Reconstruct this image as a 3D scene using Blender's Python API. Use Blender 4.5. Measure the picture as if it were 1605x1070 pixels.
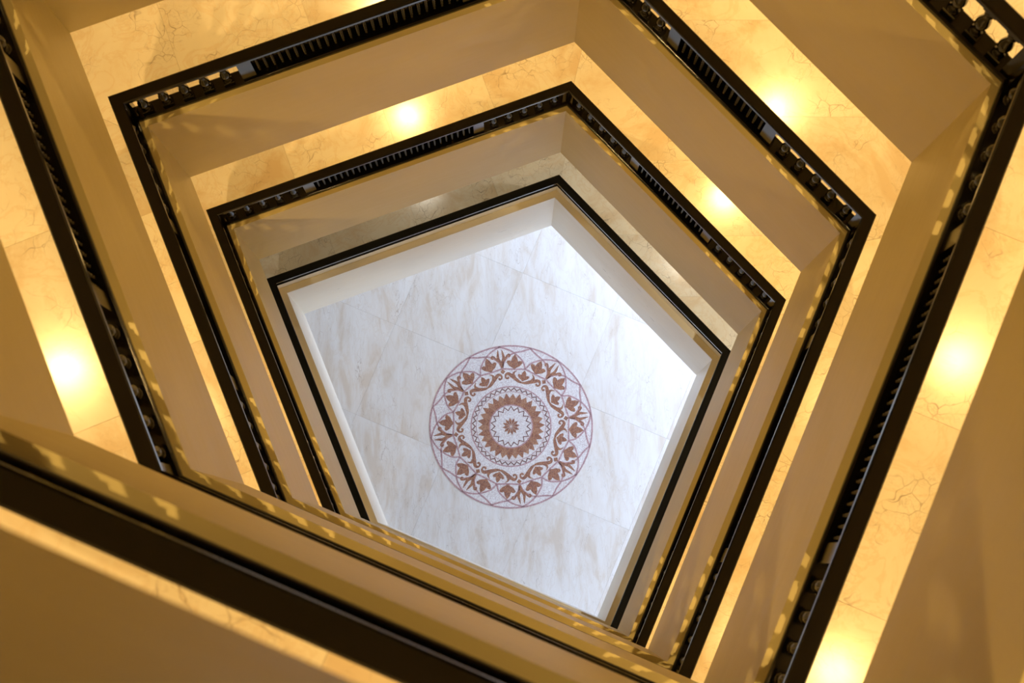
import bpy, bmesh, math, random
from mathutils import Vector, Matrix
random.seed(7)
for o in list(bpy.data.objects): bpy.data.objects.remove(o)
scene = bpy.context.scene
C = scene.collection
PI = math.pi

# ------------------------------------------------------------------ camera
cam_data = bpy.data.cameras.new('camera'); cam = bpy.data.objects.new('camera', cam_data); C.objects.link(cam)
cam_data.sensor_fit = 'HORIZONTAL'; cam_data.sensor_width = 36.0
cam_data.lens = 2600.0 / 1605.0 * 36.0
cam_data.clip_start = 0.05; cam_data.clip_end = 200
CAMZ = 21.0
cam.matrix_world = Matrix(((0.999998961, -0.000188, -0.001429, 0.0), (0.0, 0.991457306, -0.130431634, 0.0),
                           (0.00144156, 0.1304315, 0.991456275, CAMZ), (0, 0, 0, 1)))
cam_data.dof.use_dof = True; cam_data.dof.focus_distance = 17.5; cam_data.dof.aperture_fstop = 5.0
scene.camera = cam

# ------------------------------------------------------------------ world, daylight, exposure
world = bpy.data.worlds.new('world'); scene.world = world; world.use_nodes = True
bg = world.node_tree.nodes['Background']
bg.inputs[0].default_value = (0.50, 0.64, 1.0, 1); bg.inputs[1].default_value = 0.025
scene.view_settings.view_transform = 'Standard'; scene.view_settings.look = 'None'
scene.view_settings.gamma = 1.0; scene.view_settings.use_curve_mapping = False
scene.view_settings.exposure = 0.1
LAMP_W = 170.0
LAMP_COL = (1.0, 0.64, 0.225)
DAY_W = 490.0
DAY_COL = (0.53, 0.67, 1.0)

# ------------------------------------------------------------------ plan of the shaft (pentagon), metres
PLAN = [Vector(p) for p in ((-2.2994, 2.7306), (0.4704, 3.7370), (2.0817, 2.0401), (0.9606, -0.6144), (-1.3381, 0.3775))]
CEN = sum(PLAN, Vector((0, 0))) / 5
SIDE_WORDS = ['upper left', 'upper right', 'right', 'bottom', 'left']
LEVEL_WORDS = {-1: 'topmost', 0: 'nearest', 1: 'fourth', 2: 'third', 3: 'second', 4: 'lowest'}
STOREY = 3.3
def rail_z(L): return CAMZ - STOREY * (0.9778 + L)
FLOOR_DROP = 0.95          # handrail top to gallery floor
LEDGE = -0.44
SOFFIT = -1.866
T = []; N = []; LEN = []
for i in range(5):
    a, b = PLAN[i], PLAN[(i + 1) % 5]
    t = (b - a).normalized(); n = Vector((t.y, -t.x))
    if n.dot(a - CEN) < 0: n = -n
    T.append(t); N.append(n); LEN.append((b - a).length)
def corner(i, o):          # corner i of the plan pushed outwards by o
    i %= 5
    j = (i - 1) % 5
    n1, n2 = N[j], N[i]
    c1, c2 = n1.dot(PLAN[i]) + o, n2.dot(PLAN[i]) + o
    det = n1.x * n2.y - n1.y * n2.x
    return Vector(((c1 * n2.y - c2 * n1.y) / det, (n1.x * c2 - n2.x * c1) / det))
def on_side(i, s, o): return PLAN[i] + T[i] * s + N[i] * o
def s_limits(i, o):
    return (corner(i, o) - PLAN[i]).dot(T[i]), (corner(i + 1, o) - PLAN[i]).dot(T[i])
def side_mid(i): return (PLAN[i] + PLAN[(i + 1) % 5]) / 2

# ------------------------------------------------------------------ helpers
def mesh_from_bm(name, bm, mat=None, smooth=False):
    bmesh.ops.recalc_face_normals(bm, faces=bm.faces)
    m = bpy.data.meshes.new(name); bm.to_mesh(m); bm.free()
    if mat: m.materials.append(mat)
    if smooth:
        for p in m.polygons: p.use_smooth = True
    return m
def link(name, data, parent=None, loc=(0, 0, 0), rz=0.0):
    o = bpy.data.objects.new(name, data); C.objects.link(o)
    o.location = loc; o.rotation_euler = (0, 0, rz)
    if parent: o.parent = parent
    return o
def tag(o, label, cat=None, group=None, kind=None):
    o['label'] = label
    if cat: o['category'] = cat
    if group: o['group'] = group
    if kind: o['kind'] = kind
    return o
def empty(name, loc):
    o = bpy.data.objects.new(name, None); C.objects.link(o); o.location = loc; o.empty_display_size = 0.1
    return o
def add_side(bm, i, section, s0=None, s1=None, org=(0, 0, 0), caps=True):
    """extrude a closed (o, z) section along side i; ends mitred at the corners unless s0 / s1 are given"""
    ends = []
    for e, s in ((0, s0), (1, s1)):
        vs = []
        for o, z in section:
            p = (corner(i + e, o) if s is None else on_side(i, s, o))
            vs.append(bm.verts.new((p.x - org[0], p.y - org[1], z - org[2])))
        ends.append(vs)
    k = len(section)
    for q in range(k):
        bm.faces.new((ends[0][q], ends[0][(q + 1) % k], ends[1][(q + 1) % k], ends[1][q]))
    if caps:
        bm.faces.new(ends[0][::-1]); bm.faces.new(ends[1])
def add_box(bm, x0, x1, y0, y1, z0, z1):
    v = [bm.verts.new((x, y, z)) for x in (x0, x1) for y in (y0, y1) for z in (z0, z1)]
    for f in ((0, 1, 3, 2), (4, 6, 7, 5), (0, 4, 5, 1), (2, 3, 7, 6), (0, 2, 6, 4), (1, 5, 7, 3)):
        bm.faces.new([v[q] for q in f])
def add_lathe(bm, prof, seg):
    rings = []
    for r, z in prof:
        rings.append([bm.verts.new((r * math.cos(2 * PI * k / seg), r * math.sin(2 * PI * k / seg), z)) for k in range(seg)])
    for a, b in zip(rings, rings[1:]):
        for k in range(seg):
            bm.faces.new((a[k], a[(k + 1) % seg], b[(k + 1) % seg], b[k]))
    bm.faces.new(rings[0][::-1]); bm.faces.new(rings[-1])

# ------------------------------------------------------------------ materials
def new_mat(name):
    m = bpy.data.materials.new(name); m.use_nodes = True
    nt = m.node_tree; b = nt.nodes['Principled BSDF']
    return m, nt, b
def node(nt, typ, **kw):
    n = nt.nodes.new(typ)
    for k, v in kw.items(): setattr(n, k, v)
    return n
def ramp(nt, fac, stops, interp='LINEAR'):
    r = node(nt, 'ShaderNodeValToRGB'); r.color_ramp.interpolation = interp
    el = r.color_ramp.elements
    while len(el) < len(stops): el.new(0.5)
    for e, (p, c) in zip(el, stops):
        e.position = p; e.color = (c if len(c) == 4 else (*c, 1)) if isinstance(c, tuple) else (c, c, c, 1)
    nt.links.new(fac, r.inputs[0]); return r.outputs[0]
def mix(nt, fac, a, b, mode='MIX'):
    m = node(nt, 'ShaderNodeMix', data_type='RGBA', blend_type=mode)
    for sock, v in ((m.inputs[0], fac), (m.inputs[6], a), (m.inputs[7], b)):
        if isinstance(v, (int, float)): sock.default_value = v
        elif isinstance(v, tuple): sock.default_value = (*v, 1)
        else: nt.links.new(v, sock)
    return m.outputs[2]
def math_node(nt, op, a, b=None, clamp=False):
    m = node(nt, 'ShaderNodeMath', operation=op, use_clamp=clamp)
    for k, v in enumerate((a, b)):
        if v is None: continue
        if isinstance(v, (int, float)): m.inputs[k].default_value = v
        else: nt.links.new(v, m.inputs[k])
    return m.outputs[0]
def noise(nt, vec, scale, detail=4, rough=0.55, dist=0.0):
    n = node(nt, 'ShaderNodeTexNoise'); n.inputs['Scale'].default_value = scale
    n.inputs['Detail'].default_value = detail; n.inputs['Roughness'].default_value = rough
    n.inputs['Distortion'].default_value = dist
    nt.links.new(vec, n.inputs['Vector']); return n.outputs[0]

def marble(name, light, mid, tan, vein, rough, vein_amount, stretch=(1, 1, 1), rot=0.0, tone=0.12, scl=1.0):
    m, nt, b = new_mat(name)
    geo = node(nt, 'ShaderNodeNewGeometry'); info = node(nt, 'ShaderNodeObjectInfo')
    off = node(nt, 'ShaderNodeVectorMath', operation='SCALE'); off.inputs[0].default_value = (37.0, 53.0, 19.0)
    nt.links.new(info.outputs['Random'], off.inputs['Scale'])
    add = node(nt, 'ShaderNodeVectorMath', operation='ADD')
    nt.links.new(geo.outputs['Position'], add.inputs[0]); nt.links.new(off.outputs[0], add.inputs[1])
    mp = node(nt, 'ShaderNodeMapping'); mp.inputs['Scale'].default_value = stretch; mp.inputs['Rotation'].default_value = (0, 0, rot)
    nt.links.new(add.outputs[0], mp.inputs['Vector']); v = mp.outputs[0]
    clouds = noise(nt, v, 2.2 * scl, 5, 0.6, 0.6)
    col = ramp(nt, clouds, [(0.35, tan), (0.46, mid), (0.60, light)])
    # broad soft veins
    soft = noise(nt, v, 3.2 * scl, 6, 0.62, 1.2)
    sv = ramp(nt, math_node(nt, 'ABSOLUTE', math_node(nt, 'SUBTRACT', soft, 0.5)), [(0.0, 1.0), (0.035, 0.0)])
    col = mix(nt, math_node(nt, 'MULTIPLY', sv, 0.5 * vein_amount), col, tan)
    # fine crackled veins, only in patches
    warp = node(nt, 'ShaderNodeTexNoise'); warp.inputs['Scale'].default_value = 5 * scl; nt.links.new(v, warp.inputs['Vector'])
    wv = node(nt, 'ShaderNodeVectorMath', operation='MULTIPLY_ADD'); wv.inputs[1].default_value = (0.22, 0.22, 0.22)
    nt.links.new(warp.outputs['Color'], wv.inputs[0]); nt.links.new(v, wv.inputs[2])
    vor = node(nt, 'ShaderNodeTexVoronoi', feature='DISTANCE_TO_EDGE'); vor.inputs['Scale'].default_value = 8.5 * scl
    nt.links.new(wv.outputs[0], vor.inputs['Vector'])
    crack = ramp(nt, vor.outputs['Distance'], [(0.0, 1.0), (0.026, 0.0)])
    patch = ramp(nt, noise(nt, v, 3.2 * scl, 4, 0.65), [(0.49, 0.0), (0.66, 1.0)])
    fine = noise(nt, v, 9 * scl, 7, 0.7, 1.5)
    fv = ramp(nt, math_node(nt, 'ABSOLUTE', math_node(nt, 'SUBTRACT', fine, 0.5)), [(0.0, 1.0), (0.018, 0.0)])
    cm = math_node(nt, 'MULTIPLY', math_node(nt, 'MAXIMUM', crack, math_node(nt, 'MULTIPLY', fv, 0.5)), patch)
    col = mix(nt, math_node(nt, 'MULTIPLY', cm, 0.8 * vein_amount), col, vein)
    # slab to slab tone
    tv = math_node(nt, 'MULTIPLY_ADD', info.outputs['Random'], tone); tv.node.inputs[2].default_value = 1.0 - tone * 0.75
    cc = node(nt, 'ShaderNodeCombineColor')
    for k in range(3): nt.links.new(tv, cc.inputs[k])
    col = mix(nt, 1.0, col, cc.outputs[0], 'MULTIPLY')
    nt.links.new(col, b.inputs['Base Color'])
    rg = math_node(nt, 'MULTIPLY_ADD', clouds, 0.12); rg.node.inputs[2].default_value = rough - 0.06
    nt.links.new(rg, b.inputs['Roughness'])
    b.inputs['IOR'].default_value = 1.5
    return m
MAT_MARBLE = marble('cream marble', (0.92, 0.87, 0.77), (0.89, 0.82, 0.70), (0.80, 0.67, 0.50), (0.20, 0.12, 0.06), 0.2, 1.0, tone=0.2)
MAT_GROUND = marble('pale hall marble', (0.86, 0.83, 0.79), (0.82, 0.77, 0.71), (0.74, 0.65, 0.55), (0.38, 0.28, 0.20), 0.20, 0.75,
                    stretch=(1.9, 0.5, 1), rot=0.35, tone=0.06, scl=1.1)

def paint(name, col, rough, spec=0.25, bumpy=0.03):
    m, nt, b = new_mat(name)
    geo = node(nt, 'ShaderNodeNewGeometry')
    n = noise(nt, geo.outputs['Position'], 1.6, 4)
    c = ramp(nt, n, [(0.3, tuple(x * 0.95 for x in col)), (0.7, col)])
    nt.links.new(c, b.inputs['Base Color'])
    mp = node(nt, 'ShaderNodeMapping'); mp.inputs['Scale'].default_value = (3, 3, 14)
    nt.links.new(geo.outputs['Position'], mp.inputs['Vector'])
    r = math_node(nt, 'MULTIPLY_ADD', noise(nt, mp.outputs[0], 1.0, 4), 0.22); r.node.inputs[2].default_value = rough - 0.11
    nt.links.new(r, b.inputs['Roughness'])
    bump = node(nt, 'ShaderNodeBump'); bump.inputs['Strength'].default_value = bumpy; b.inputs['Specular IOR Level'].default_value = spec; bump.inputs['Distance'].default_value = 0.01
    nt.links.new(noise(nt, mp.outputs[0], 1.3, 3), bump.inputs['Height']); nt.links.new(bump.outputs[0], b.inputs['Normal'])
    return m
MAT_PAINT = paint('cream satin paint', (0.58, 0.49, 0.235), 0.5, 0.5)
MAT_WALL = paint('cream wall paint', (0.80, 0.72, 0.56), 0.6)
MAT_PAINT_DAYLIT = paint('cream satin paint with painted daylight', (0.77, 0.70, 0.55), 0.32, 0.5, 0.0)  # parapet cream lightened so its colour carries the daylight from the hall
MAT_HALL = paint('pale hall paint', (0.78, 0.75, 0.70), 0.55)

def granite(name, rough=0.09):
    m, nt, b = new_mat(name)
    geo = node(nt, 'ShaderNodeNewGeometry')
    sp = noise(nt, geo.outputs['Position'], 170, 2, 0.7)
    col = ramp(nt, sp, [(0.55, (0.0015, 0.0014, 0.0016)), (0.78, (0.010, 0.009, 0.009))])
    nt.links.new(col, b.inputs['Base Color'])
    w = noise(nt, geo.outputs['Position'], 14, 5, 0.6)
    r = math_node(nt, 'MULTIPLY_ADD', w, 0.14); r.node.inputs[2].default_value = rough - 0.05
    nt.links.new(r, b.inputs['Roughness']); b.inputs['Specular IOR Level'].default_value = 0.34
    bump = node(nt, 'ShaderNodeBump'); bump.inputs['Strength'].default_value = 0.06; bump.inputs['Distance'].default_value = 0.004
    nt.links.new(sp, bump.inputs['Height']); nt.links.new(bump.outputs[0], b.inputs['Normal'])
    return m
MAT_GRANITE = granite('polished black granite')
MAT_GROUT, _nt, _b = new_mat('grout'); _b.inputs['Base Color'].default_value = (0.55, 0.45, 0.32, 1); _b.inputs['Roughness'].default_value = 0.8
MAT_TRIM, _nt, _b = new_mat('white lamp trim'); _b.inputs['Base Color'].default_value = (0.8, 0.78, 0.74, 1)
MAT_LENS, _nt, _b = new_mat('warm lamp lens'); _b.inputs['Emission Color'].default_value = (1, 0.62, 0.22, 1); _b.inputs['Emission Strength'].default_value = 6
MAT_FRAME, _nt, _b = new_mat('window frame'); _b.inputs['Base Color'].default_value = (0.75, 0.75, 0.75, 1); _b.inputs['Roughness'].default_value = 0.4
MAT_GLASS, _nt, _b = new_mat('window glass')
_tr = node(_nt, 'ShaderNodeBsdfTransparent'); _gl = node(_nt, 'ShaderNodeBsdfGlossy'); _gl.inputs['Roughness'].default_value = 0.02
_mx = node(_nt, 'ShaderNodeMixShader'); _mx.inputs[0].default_value = 0.08
_nt.links.new(_tr.outputs[0], _mx.inputs[1]); _nt.links.new(_gl.outputs[0], _mx.inputs[2])
_nt.links.new(_mx.outputs[0], _nt.nodes['Material Output'].inputs[0])

def tessera(name, cols, scale=95, rough=0.35):
    m, nt, b = new_mat(name)
    geo = node(nt, 'ShaderNodeNewGeometry')
    vor = node(nt, 'ShaderNodeTexVoronoi'); vor.inputs['Scale'].default_value = scale
    nt.links.new(geo.outputs['Position'], vor.inputs['Vector'])
    sep = node(nt, 'ShaderNodeSeparateColor'); nt.links.new(vor.outputs['Color'], sep.inputs[0])
    k = len(cols)
    col = ramp(nt, sep.outputs[0], [(q / k, c) for q, c in enumerate(cols)], 'CONSTANT')
    ed = node(nt, 'ShaderNodeTexVoronoi', feature='DISTANCE_TO_EDGE'); ed.inputs['Scale'].default_value = scale
    nt.links.new(geo.outputs['Position'], ed.inputs['Vector'])
    joint = ramp(nt, ed.outputs['Distance'], [(0.02, 1.0), (0.07, 0.0)])
    col = mix(nt, math_node(nt, 'MULTIPLY', joint, 0.5), col, (0.33, 0.26, 0.25))
    nt.links.new(col, b.inputs['Base Color']); b.inputs['Roughness'].default_value = rough
    return m
MAT_T_WHITE = tessera('white tesserae', [(0.86, 0.82, 0.80), (0.78, 0.72, 0.70), (0.90, 0.88, 0.87), (0.70, 0.62, 0.61), (0.84, 0.80, 0.77)])
MAT_T_PINK = tessera('dusky pink tesserae', [(0.55, 0.34, 0.36), (0.47, 0.27, 0.28), (0.62, 0.42, 0.43), (0.42, 0.25, 0.25)])
MAT_T_PETAL = tessera('light russet tesserae', [(0.44, 0.22, 0.12), (0.50, 0.28, 0.17), (0.36, 0.16, 0.09), (0.40, 0.20, 0.13)])
MAT_T_BROWN = tessera('russet tesserae', [(0.33, 0.13, 0.07), (0.42, 0.19, 0.10), (0.24, 0.09, 0.06), (0.46, 0.23, 0.13), (0.30, 0.15, 0.11)])
MAT_T_DARK = tessera('dark plum tesserae', [(0.20, 0.09, 0.08), (0.26, 0.12, 0.10), (0.15, 0.07, 0.07)])

# ------------------------------------------------------------------ structure: parapets, slabs, walls, gallery floors
WALK0, WALK1 = 0.140, 1.75
def build_level(L):
    z = rail_z(L); w = LEVEL_WORDS[L]
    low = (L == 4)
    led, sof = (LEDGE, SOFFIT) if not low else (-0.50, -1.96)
    outer = 1.95 if not low else 3.6
    fz = -FLOOR_DROP
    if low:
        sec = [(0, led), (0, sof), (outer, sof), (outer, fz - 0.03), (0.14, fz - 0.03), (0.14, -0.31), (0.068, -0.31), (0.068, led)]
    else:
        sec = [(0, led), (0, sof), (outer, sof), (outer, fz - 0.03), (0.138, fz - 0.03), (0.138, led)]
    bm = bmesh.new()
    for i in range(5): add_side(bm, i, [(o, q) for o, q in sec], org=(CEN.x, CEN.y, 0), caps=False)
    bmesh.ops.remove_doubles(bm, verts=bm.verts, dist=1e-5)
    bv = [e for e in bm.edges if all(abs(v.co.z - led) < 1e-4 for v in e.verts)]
    m = mesh_from_bm('wall_parapet', bm, MAT_PAINT_DAYLIT if low else MAT_PAINT)
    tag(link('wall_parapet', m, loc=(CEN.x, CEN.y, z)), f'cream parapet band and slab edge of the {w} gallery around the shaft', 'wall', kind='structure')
    # outer wall of the walkway
    bm = bmesh.new()
    top = STOREY + SOFFIT
    for i in range(5): add_side(bm, i, [(WALK1 + 0.002, fz - 0.028), (WALK1 + 0.002, top), (WALK1 + 0.19, top), (WALK1 + 0.19, fz - 0.028)], org=(CEN.x, CEN.y, 0), caps=False)
    bmesh.ops.remove_doubles(bm, verts=bm.verts, dist=1e-5)
    m = mesh_from_bm('wall_gallery', bm, MAT_WALL)
    tag(link('wall_gallery', m, loc=(CEN.x, CEN.y, z)), f'plain cream back wall of the {w} gallery walkway', 'wall', kind='structure')
    # bed and marble slabs
    bm = bmesh.new()
    for i in range(5): add_side(bm, i, [(WALK0, fz - 0.028), (WALK0, fz - 0.012), (WALK1, fz - 0.012), (WALK1, fz - 0.028)], org=(CEN.x, CEN.y, 0), caps=False)
    bmesh.ops.remove_doubles(bm, verts=bm.verts, dist=1e-5)
    fl = tag(link('floor', mesh_from_bm('floor_bed', bm, MAT_GROUT), loc=(CEN.x, CEN.y, z)), f'cream marble walkway floor of the {w} gallery', 'floor', kind='structure')
    rows = [WALK0, 1.02, WALK1]
    rnd = random.Random(100 + L)
    for i in range(5):
        skew = 0.95 if i == 1 else 0.0
        for r in range(2):
            o0, o1 = rows[r], rows[r + 1]
            a0, b0 = s_limits(i, o0); a1, b1 = s_limits(i, o1)
            step = 0.92
            s = max(a0, a1) + 0.35 + rnd.random() * 0.4
            cuts = []
            while s < min(b0, b1) - 0.3:
                cuts.append(s); s += step
            lo = [(a0, a1)] + [(c, c + skew * (o1 - o0)) for c in cuts]
            hi = [(c, c + skew * (o1 - o0)) for c in cuts] + [(b0, b1)]
            g = 0.0007
            for (l0, l1), (h0, h1) in zip(lo, hi):
                bm = bmesh.new(); bot = []; tp = []
                for s_, o_ in ((l0 + g, o0 + g), (h0 - g, o0 + g), (h1 - g, o1 - g), (l1 + g, o1 - g)):
                    p = on_side(i, s_, o_) - CEN
                    bot.append(bm.verts.new((p.x, p.y, fz - 0.0115))); tp.append(bm.verts.new((p.x, p.y, fz)))
                bm.faces.new(tp); bm.faces.new(bot[::-1])
                for q in range(4): bm.faces.new((bot[q], bot[(q + 1) % 4], tp[(q + 1) % 4], tp[q]))
                link('floor_tile', mesh_from_bm('floor_tile', bm, MAT_MARBLE), fl)
for L in (-1, 0, 1, 2, 3, 4): build_level(L)

# ---- ground hall: floor slabs, walls with windows towards the upper right
HALL = 3.4
HALL_H = rail_z(4) - 1.96
bm = bmesh.new()
pts = [corner(i, HALL + 0.2) - CEN for i in range(5)]
tp = [bm.verts.new((p.x, p.y, -0.012)) for p in pts]; bt = [bm.verts.new((p.x, p.y, -0.2)) for p in pts]
bm.faces.new(tp); bm.faces.new(bt[::-1])
for q in range(5): bm.faces.new((bt[q], bt[(q + 1) % 5], tp[(q + 1) % 5], tp[q]))
hall_floor = tag(link('floor', mesh_from_bm('hall_floor_bed', bm, MAT_GROUT), loc=(CEN.x, CEN.y, 0)), 'pale marble floor of the bright hall at the bottom of the shaft', 'floor', kind='structure')
ga = math.atan2(T[2].y, T[2].x); gu = Vector((math.cos(ga), math.sin(ga))); gv = Vector((-gu.y, gu.x))
mc = Vector((0.0181, 1.6771))
TS = 1.25
bm = bmesh.new(); add_box(bm, -TS / 2 + 0.0008, TS / 2 - 0.0008, -TS / 2 + 0.0008, TS / 2 - 0.0008, -0.0115, 0.0)
tile_mesh = mesh_from_bm('hall_tile', bm, MAT_GROUND)
for a in range(-4, 5):
    for b in range(-4, 5):
        p = mc + gu * (a * TS) + gv * (b * TS + 0.5 * TS * 0)
        if all((p - PLAN[i]).dot(N[i]) < HALL - 0.9 for i in range(5)):
            link('floor_tile', tile_mesh, hall_floor, (p.x - CEN.x, p.y - CEN.y, 0), ga)
for i in range(5):
    bm = bmesh.new()
    if i in (1, 2):
        a0, b0 = s_limits(i, HALL); w0, w1 = a0 + 0.5, b0 - 0.5
        add_side(bm, i, [(HALL, 0), (HALL, 0.25), (HALL + 0.15, 0.25), (HALL + 0.15, 0)])
        add_side(bm, i, [(HALL, HALL_H - 0.12), (HALL, HALL_H - 0.001), (HALL + 0.15, HALL_H - 0.001), (HALL + 0.15, HALL_H - 0.12)])
        add_side(bm, i, [(HALL, 0.25), (HALL, HALL_H - 0.12), (HALL + 0.15, HALL_H - 0.12), (HALL + 0.15, 0.25)], None, w0)
        add_side(bm, i, [(HALL, 0.25), (HALL, HALL_H - 0.12), (HALL + 0.15, HALL_H - 0.12), (HALL + 0.15, 0.25)], w1, None)
    else:
        add_side(bm, i, [(HALL, 0), (HALL, HALL_H - 0.001), (HALL + 0.15, HALL_H - 0.001), (HALL + 0.15, 0)])
    nm = ['upper_left', 'upper_right', 'right', 'bottom', 'left'][i]
    tag(link('wall_' + nm, mesh_from_bm('wall_hall', bm, MAT_HALL)), f'pale wall on the {SIDE_WORDS[i]} side of the bottom hall', 'wall', kind='structure')
    if i in (1, 2):
        mid = on_side(i, (w0 + w1) / 2, HALL + 0.075); ang = math.atan2(T[i].y, T[i].x)
        W = (w1 - w0); Hh = HALL_H - 0.37
        bm = bmesh.new()
        for x in (-W / 2, -W / 6, W / 6, W / 2): add_box(bm, x - 0.03, x + 0.03, -0.04, 0.04, 0, Hh)
        for zz in (0.0, Hh - 0.06): add_box(bm, -W / 2, W / 2, -0.035, 0.035, zz, zz + 0.06)
        win = tag(link('window_%d' % i, mesh_from_bm('window_frame', bm, MAT_FRAME), None, (mid.x, mid.y, 0.25), ang),
                  f'tall framed window in the {SIDE_WORDS[i]} wall of the bottom hall', 'window', kind='structure')
        bm = bmesh.new(); add_box(bm, -W / 6 + 0.03, W / 6 - 0.03, -0.004, 0.004, 0.06, Hh - 0.06)
        pane = mesh_from_bm('pane', bm, MAT_GLASS)
        for x in (-W / 3, 0, W / 3): link('pane', pane, win, (x, 0, 0))
        ld = bpy.data.lights.new('daylight', 'AREA'); ld.shape = 'RECTANGLE'; ld.size = W; ld.size_y = Hh
        ld.energy = DAY_W if i == 1 else DAY_W * 0.75; ld.color = DAY_COL
        lo = bpy.data.objects.new('window_daylight', ld); C.objects.link(lo)
        p = on_side(i, (w0 + w1) / 2, HALL + 0.3)
        lo.location = (p.x, p.y, 0.25 + Hh / 2)
        lo.rotation_euler = Vector((-N[i].x, -N[i].y, 0)).to_track_quat('-Z', 'Y').to_euler()

# ------------------------------------------------------------------ balustrades
RAIL_H = 0.035
BASE_TOP = -0.402
BAL_O = 0.086
# one turned baluster
bm = bmesh.new()
hb = BASE_TOP * -1 - RAIL_H
add_box(bm, -0.035, 0.035, -0.028, 0.028, 0, 0.05)
add_lathe(bm, [(0.030, 0.050), (0.031, 0.060), (0.024, 0.068), (0.017, 0.080), (0.020, 0.100), (0.031, 0.135), (0.034, 0.158),
               (0.031, 0.180), (0.022, 0.215), (0.016, 0.245), (0.017, 0.258), (0.026, 0.266), (0.026, 0.276), (0.019, 0.284), (0.024, 0.300), (0.030, 0.312)], 12)
add_box(bm, -0.035, 0.035, -0.028, 0.028, 0.312, hb)
BALUSTER = mesh_from_bm('baluster', bm, MAT_GRANITE)
for p in BALUSTER.polygons: p.use_smooth = len(p.vertices) == 4 and abs(p.normal.z) < 0.98 and p.area < 0.0008
# one slim beaded rod of the dense middle panels
bm = bmesh.new()
prof = [(0.014, 0.0), (0.014, 0.02)]
z = 0.03
while z < hb - 0.03:
    prof += [(0.008, z), (0.014, z + 0.014), (0.014, z + 0.022), (0.008, z + 0.036)]; z += 0.042
prof += [(0.016, hb - 0.015), (0.016, hb)]
add_lathe(bm, prof, 8)
ROD = mesh_from_bm('beaded_rod', bm, MAT_GRANITE, True)

def bal_positions(i):
    """s positions of end balusters, posts and rods along side i"""
    a, b = s_limits(i, BAL_O)
    first, step = 0.130, 0.135
    left = [a + first + k * step for k in range(5)]; right = [b - first - k * step for k in range(5)]
    pl, pr = left[-1] + step * 1.02, right[-1] - step * 1.02
    n = int(((pr - 0.05) - (pl + 0.05)) / 0.05)
    rods = [pl + 0.05 + ((pr - pl - 0.1) / n) * (k + 0.5) for k in range(n)]
    return left + right[::-1], (pl, pr), rods
HAND = [(0.038, -RAIL_H), (0.038, -0.008), (0.045, 0), (0.1080, 0), (0.1150, -0.008), (0.1150, -RAIL_H)]
BASE = [(0.038, LEDGE), (0.038, -0.414), (0.042, -0.406), (0.050, BASE_TOP), (0.130, BASE_TOP), (0.135, -0.407), (0.135, LEDGE)]
PARTS = {}
for i in range(5):
    org = (*side_mid(i), LEDGE)
    d = {}
    bm = bmesh.new(); add_side(bm, i, HAND, org=org); d['handrail'] = mesh_from_bm('handrail', bm, MAT_GRANITE)
    bm = bmesh.new(); add_side(bm, i, BASE, org=org); d['base_rail'] = mesh_from_bm('base_rail', bm, MAT_GRANITE)
    bals, posts, rods = bal_positions(i)
    bm = bmesh.new(); add_side(bm, i, [(0.102, BASE_TOP), (0.102, -RAIL_H), (0.114, -RAIL_H), (0.114, BASE_TOP)], posts[0] + 0.04, posts[1] - 0.04, org=org)
    d['back_panel'] = mesh_from_bm('back_panel', bm, MAT_GRANITE)
    for nm, e in (('corner_post_a', 0), ('corner_post_b', 1)):
        a, b = s_limits(i, BAL_O); bm = bmesh.new()
        sec = [(0.056, BASE_TOP), (0.056, -RAIL_H), (0.114, -RAIL_H), (0.114, BASE_TOP)]
        if e == 0: add_side(bm, i, sec, None, a + 0.07, org=org)
        else: add_side(bm, i, sec, b - 0.07, None, org=org)
        d[nm] = mesh_from_bm('corner_post', bm, MAT_GRANITE)
    # solid version for the lowest gallery
    lo = -0.31
    org4 = (*side_mid(i), lo)
    bm = bmesh.new(); add_side(bm, i, [(0.034, -0.045), (0.034, -0.008), (0.040, 0), (0.104, 0), (0.111, -0.008), (0.111, -0.045)], org=org4)
    d['handrail4'] = mesh_from_bm('handrail', bm, MAT_GRANITE)
    bm = bmesh.new(); add_side(bm, i, [(0.080, -0.24), (0.080, -0.045), (0.105, -0.045), (0.105, -0.24)], org=org4)
    d['panel4'] = mesh_from_bm('solid_panel', bm, MAT_GRANITE)
    bm = bmesh.new(); add_side(bm, i, [(0.070, lo), (0.070, -0.285), (0.062, -0.28), (0.060, -0.272), (0.066, -0.266), (0.066, -0.258), (0.072, -0.254), (0.074, -0.246), (0.080, -0.24), (0.12, -0.24), (0.12, lo)], org=org4)
    d['base4'] = mesh_from_bm('base_rail', bm, MAT_GRANITE)
    PARTS[i] = d
bm = bmesh.new(); add_box(bm, -0.045, 0.045, -0.030, 0.024, 0, hb); POST = mesh_from_bm('square_post', bm, MAT_GRANITE)

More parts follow.
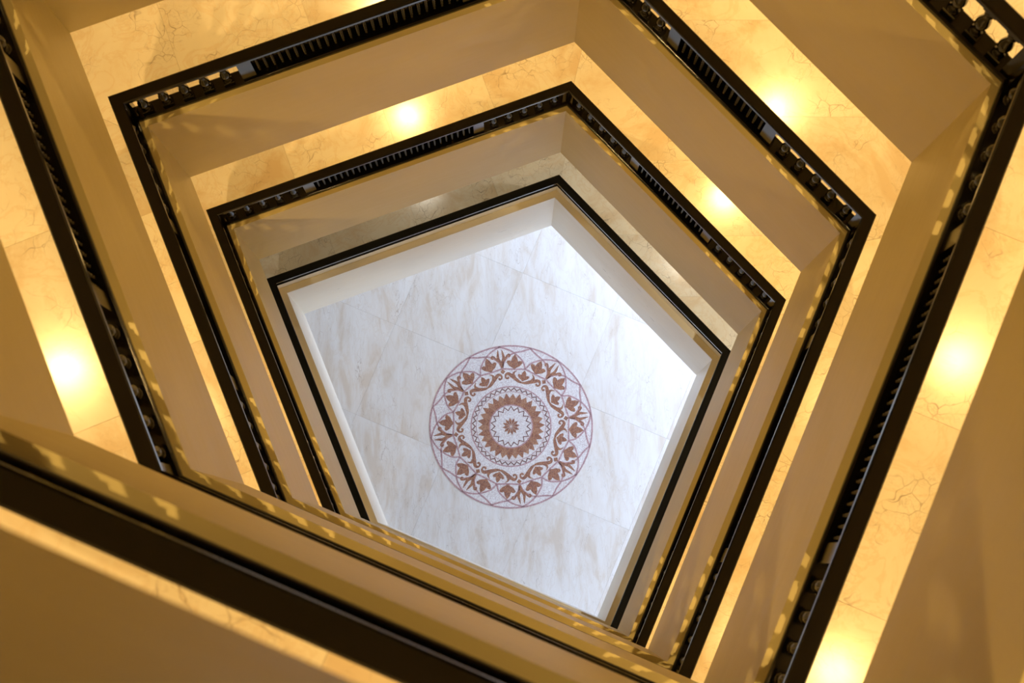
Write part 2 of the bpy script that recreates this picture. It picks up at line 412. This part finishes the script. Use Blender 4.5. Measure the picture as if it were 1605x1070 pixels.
BAL_LABEL = {0: 'large out-of-focus black stone balustrade nearest the viewer, across the bottom left', 1: 'outermost black stone balustrade crossing the left and right picture edges',
             2: 'second black stone balustrade ring from outside, with turned balusters and beaded middle panels',
             3: 'smallest black stone balustrade ring with turned balusters, directly above the plain solid one',
             4: 'innermost solid black stone railing without balusters, framing the bright hall floor'}
for L in range(0, 5):
    z = rail_z(L) + (LEDGE if L < 4 else -0.31)
    t = tag(empty('balustrade', (CEN.x, CEN.y, z)), BAL_LABEL[L], 'balustrade', 'black stone balustrades around the shaft')
    for i in range(5):
        d = PARTS[i]; mid = side_mid(i); off = (mid.x - CEN.x, mid.y - CEN.y, 0)
        if L == 4:
            link('handrail', d['handrail4'], t, off); link('solid_panel', d['panel4'], t, off); link('base_rail', d['base4'], t, off)
            continue
        for k in ('handrail', 'base_rail', 'back_panel'): link(k, d[k], t, off)
        link('corner_post', d['corner_post_a'], t, off); link('corner_post', d['corner_post_b'], t, off)
        bals, posts, rods = bal_positions(i); ang = math.atan2(T[i].y, T[i].x)
        bz = BASE_TOP - LEDGE
        flip = 0 if Vector((-T[i].y, T[i].x)).dot(N[i]) > 0 else PI
        for s in bals:
            p = on_side(i, s, BAL_O) - CEN; link('baluster', BALUSTER, t, (p.x, p.y, bz), ang + flip)
        for s in posts:
            p = on_side(i, s, BAL_O) - CEN; link('square_post', POST, t, (p.x, p.y, bz), ang + flip)
        for s in rods:
            p = on_side(i, s, 0.085) - CEN; link('beaded_rod', ROD, t, (p.x, p.y, bz), ang)

# ------------------------------------------------------------------ recessed ceiling downlights, with added ones on the lowest gallery
LAMPS = {0: [(1.78, 1.2)], 1: [(1.25, 1.15)], 2: [(0.56, 0.88), (2.55, 0.88)], 3: [(1.25, 0.95)], 4: [(1.18, 0.93)]}
bm = bmesh.new(); add_lathe(bm, [(0.075, -0.008), (0.078, -0.004), (0.078, 0.0), (0.060, 0.0)], 24); TRIM = mesh_from_bm('trim_ring', bm, MAT_TRIM)
bm = bmesh.new(); add_lathe(bm, [(0.055, -0.010), (0.058, -0.009), (0.058, -0.0085)], 24); LENS = mesh_from_bm('lamp_lens', bm, MAT_LENS)
for L in range(0, 5):
    zc = rail_z(L - 1) + SOFFIT
    beams = []
    for i in range(5):
        ld = bpy.data.lights.new('downlight', 'SPOT')
        ld.energy = LAMP_W * (0.70 if i == 2 else 1.0) if L < 4 else LAMP_W * (0.5 if i in (1, 2) else 0.2); ld.color = LAMP_COL if L < 4 else (1, 0.93, 0.78)  # lowest gallery: neutral lamps added only to brighten its walkway
        ld.spot_size = math.radians(146); ld.spot_blend = 0.7; ld.shadow_soft_size = 0.045
        beams.append(ld)
    for i in range(5):
        for s, o in LAMPS[i]:
            p = on_side(i, s, o)
            t = empty('ceiling_downlight', (p.x, p.y, zc))
            which = '' if len(LAMPS[i]) == 1 else (' near the upper corner' if s < 1.5 else ' near the lower corner')
            tag(t, f'round recessed ceiling lamp over the {SIDE_WORDS[i]} walkway of the {LEVEL_WORDS[L]} gallery{which}', 'ceiling lamp', 'recessed ceiling lamps over the walkways')
            link('trim_ring', TRIM, t); link('lamp_lens', LENS, t)
            lo = bpy.data.objects.new('downlight_beam', beams[i]); C.objects.link(lo); lo.parent = t; lo.location = (0, 0, -0.02)

# ------------------------------------------------------------------ floor mosaic medallion
MR = 1.037
FA = math.radians(90 + 8.5)      # direction of the first fleur
mos = tag(empty('floor_mosaic', (mc.x, mc.y, 0.0)), 'round russet and white flower mosaic set in the hall floor', 'mosaic')
def pol(r, deg): a = math.radians(-deg); return Vector((r * MR * math.cos(a), r * MR * math.sin(a)))   # deg clockwise from the fleur axis (+x)
def smooth_pts(pts, n=8):
    P_ = [pts[0] * 2 - pts[1]] + pts + [pts[-1] * 2 - pts[-2]]; out = []
    for k in range(1, len(P_) - 2):
        p0, p1, p2, p3 = P_[k - 1:k + 3]
        for q in range(n):
            t = q / n
            out.append(0.5 * ((2 * p1) + (p2 - p0) * t + (2 * p0 - 5 * p1 + 4 * p2 - p3) * t * t + (3 * p1 - p0 - 3 * p2 + p3) * t ** 3))
    out.append(pts[-1]); return out
def add_ribbon(bm, pts, widths, z0, z1, closed=False):
    n = len(pts); Lr = []; Rr = []
    for k, p in enumerate(pts):
        a = pts[(k - 1) % n] if (closed or k > 0) else p; b = pts[(k + 1) % n] if (closed or k < n - 1) else p
        t = (b - a).normalized(); nn = Vector((-t.y, t.x)); w = widths[k] if isinstance(widths, list) else widths
        Lr.append(p + nn * w / 2); Rr.append(p - nn * w / 2)
    top = [(bm.verts.new((l.x, l.y, z1)), bm.verts.new((r.x, r.y, z1))) for l, r in zip(Lr, Rr)]
    bot = [(bm.verts.new((l.x, l.y, z0)), bm.verts.new((r.x, r.y, z0))) for l, r in zip(Lr, Rr)]
    for k in range(n if closed else n - 1):
        j = (k + 1) % n
        bm.faces.new((top[k][0], top[k][1], top[j][1], top[j][0]))
        bm.faces.new((top[k][0], top[j][0], bot[j][0], bot[k][0])); bm.faces.new((top[k][1], bot[k][1], bot[j][1], top[j][1]))
def add_poly(bm, pts, z0, z1):
    t = [bm.verts.new((p.x, p.y, z1)) for p in pts]; b = [bm.verts.new((p.x, p.y, z0)) for p in pts]
    bm.faces.new(t)
    for k in range(len(pts)): bm.faces.new((b[k], b[(k + 1) % len(pts)], t[(k + 1) % len(pts)], t[k]))
Z1 = 0.0024
def rib_mesh(pts, w, mat, z1=Z1, mirror=False, closed=False):
    if mirror: pts = [Vector((p.x, -p.y)) for p in pts]
    bm = bmesh.new(); add_ribbon(bm, pts, w, 0.001, z1, closed); return mesh_from_bm('inlay', bm, mat)
def poly_mesh(pts, mat, z1=Z1):
    bm = bmesh.new(); add_poly(bm, pts, 0.001, z1); return mesh_from_bm('inlay', bm, mat)
# background disc
bm = bmesh.new(); add_lathe(bm, [(MR, 0.0003), (MR, 0.0016)], 96); link('background_disc', mesh_from_bm('background_disc', bm, MAT_T_WHITE), mos)
LW = 0.020
def ring(r, w, mat, name='border_ring'):
    link(name, rib_mesh([pol(r, k * 360 / 96) for k in range(96)], w, mat, closed=True), mos)
ring(0.992, 0.020, MAT_T_PINK); ring(0.488, 0.016, MAT_T_PINK); ring(0.425, 0.008, MAT_T_PINK); ring(0.262, 0.016, MAT_T_PINK)
curve_defs = {
    'petal_line': [(0.985, 0), (0.955, 5.0), (0.905, 11.0), (0.815, 18.6), (0.725, 22.5)],
    'scallop_line': [(0.985, 22.5), (0.935, 17), (0.905, 11.0), (0.868, 6.8), (0.80, 2.6), (0.716, 0)],
    'inner_line': [(0.716, 0), (0.703, 11), (0.725, 22.5)],
}
def leaf_pts(size):     # tip along +x
    half = [(-0.52, 0), (-0.40, 0.14), (-0.25, 0.40), (-0.02, 0.58), (0.10, 0.52), (0.12, 0.36), (0.06, 0.26), (0.18, 0.22), (0.34, 0.18), (0.58, 0)]
    pts = [Vector((x * size, y * size)) for x, y in half]
    return pts + [Vector((p.x, -p.y)) for p in pts[-2:0:-1]]
shapes = []     # (name, mesh, mirrored pairs already separate, angle offsets)
def around(name, mesh, offs=(0,), n=8):
    for k in range(n):
        for a in offs: link(name, mesh, mos, (0, 0, 0), FA - math.radians(k * 360 / n + a))
for nm, pts in curve_defs.items():
    pp = smooth_pts([pol(r, a) for r, a in pts])
    around(nm, rib_mesh(pp, LW, MAT_T_PINK)); around(nm, rib_mesh(pp, LW, MAT_T_PINK, mirror=True))
def placed(pts, r, deg, rot=0.0):
    c = pol(r, deg); a = math.radians(-deg + rot); ca, sa = math.cos(a), math.sin(a)
    return [Vector((c.x + p.x * ca - p.y * sa, c.y + p.x * sa + p.y * ca)) for p in pts]
around('ivy_leaf', poly_mesh(placed(leaf_pts(0.178), 0.79, 11.6), MAT_T_BROWN)); around('ivy_leaf', poly_mesh(placed(leaf_pts(0.178), 0.79, -11.6), MAT_T_BROWN))
around('palmette', poly_mesh(placed(leaf_pts(0.132), 0.635, 22.5), MAT_T_BROWN))
around('diamond', poly_mesh([pol(0.648, 0), pol(0.68, 2.6), pol(0.71, 0), pol(0.68, -2.6)], MAT_T_BROWN))
# fleur: stem, two prongs and two curls in one inlay
bm = bmesh.new()
for sg in (1, -1):
    pr = smooth_pts([Vector((x * MR, y * MR * sg)) for x, y in ((0.728, 0.004), (0.79, 0.012), (0.845, 0.034), (0.90, 0.030), (0.952, 0.024))])
    n = len(pr); add_ribbon(bm, pr, [0.022 + 0.022 * math.sin(PI * k / (n - 1)) - (0.016 * k / (n - 1)) for k in range(n)], 0.001, Z1 + (0.0002 if sg > 0 else 0))
    cu = smooth_pts([Vector((x * MR, y * MR * sg)) for x, y in ((0.80, 0.012), (0.83, 0.050), (0.865, 0.078), (0.882, 0.10), (0.868, 0.115), (0.852, 0.105), (0.858, 0.095))])
    n = len(cu); add_ribbon(bm, cu, [0.026 - 0.008 * k / n for k in range(n)], 0.001, Z1 + (0.0004 if sg > 0 else 0.0006))
around('fleur', mesh_from_bm('fleur', bm, MAT_T_BROWN))
# scrolls
sc = [(0.552, 22.5), (0.560, 18.5), (0.590, 13.5), (0.625, 9.0), (0.650, 5.2), (0.632, 2.4), (0.600, 2.6), (0.592, 5.0), (0.612, 5.6)]
br = [(0.600, 12.2), (0.640, 11.2), (0.668, 12.0), (0.690, 14.5)]
for mir in (False, True):
    bm = bmesh.new(); f = -1 if mir else 1
    pp = [Vector((p.x, p.y * f)) for p in smooth_pts([pol(r, a) for r, a in sc])]; n = len(pp)
    add_ribbon(bm, pp, [0.020 + 0.026 * math.sin(PI * min(1, 1.5 * k / (n - 1))) if k < n * 0.66 else 0.022 for k in range(n)], 0.001, Z1)
    pp = [Vector((p.x, p.y * f)) for p in smooth_pts([pol(r, a) for r, a in br])]; n = len(pp)
    add_ribbon(bm, pp, [0.048 - 0.042 * k / (n - 1) for k in range(n)], 0.001, Z1 + 0.0003)
    around('scroll', mesh_from_bm('scroll', bm, MAT_T_BROWN))
def zigzag(r0, r1, teeth, w, mat):
    pts = []
    for k in range(teeth):
        for r, q in ((r0, 0.0), (r1, 0.5)):
            pts.append(pol(r, (k + q) * 360 / teeth))
    link('zigzag_border', rib_mesh(pts, w, mat, closed=True), mos)
zigzag(0.438, 0.474, 40, 0.018, MAT_T_DARK); zigzag(0.196, 0.245, 18, 0.018, MAT_T_DARK)
NP = 15
for q, (off, rt, wd, zz) in enumerate(((0, 0.414, 8.6, 0.0030), (180 / NP, 0.402, 9.4, 0.0026))):
    around('star_petal', poly_mesh([pol(0.272, -wd), pol(0.272, wd), pol(0.345, wd * 0.72), pol(rt, 0), pol(0.345, -wd * 0.72)], MAT_T_BROWN if q == 0 else MAT_T_PETAL, zz), (off,), NP)
around('centre_petal', poly_mesh([pol(0.008, 0), pol(0.072, -14), pol(0.108, 0), pol(0.072, 14)], MAT_T_BROWN), (0,), 12)
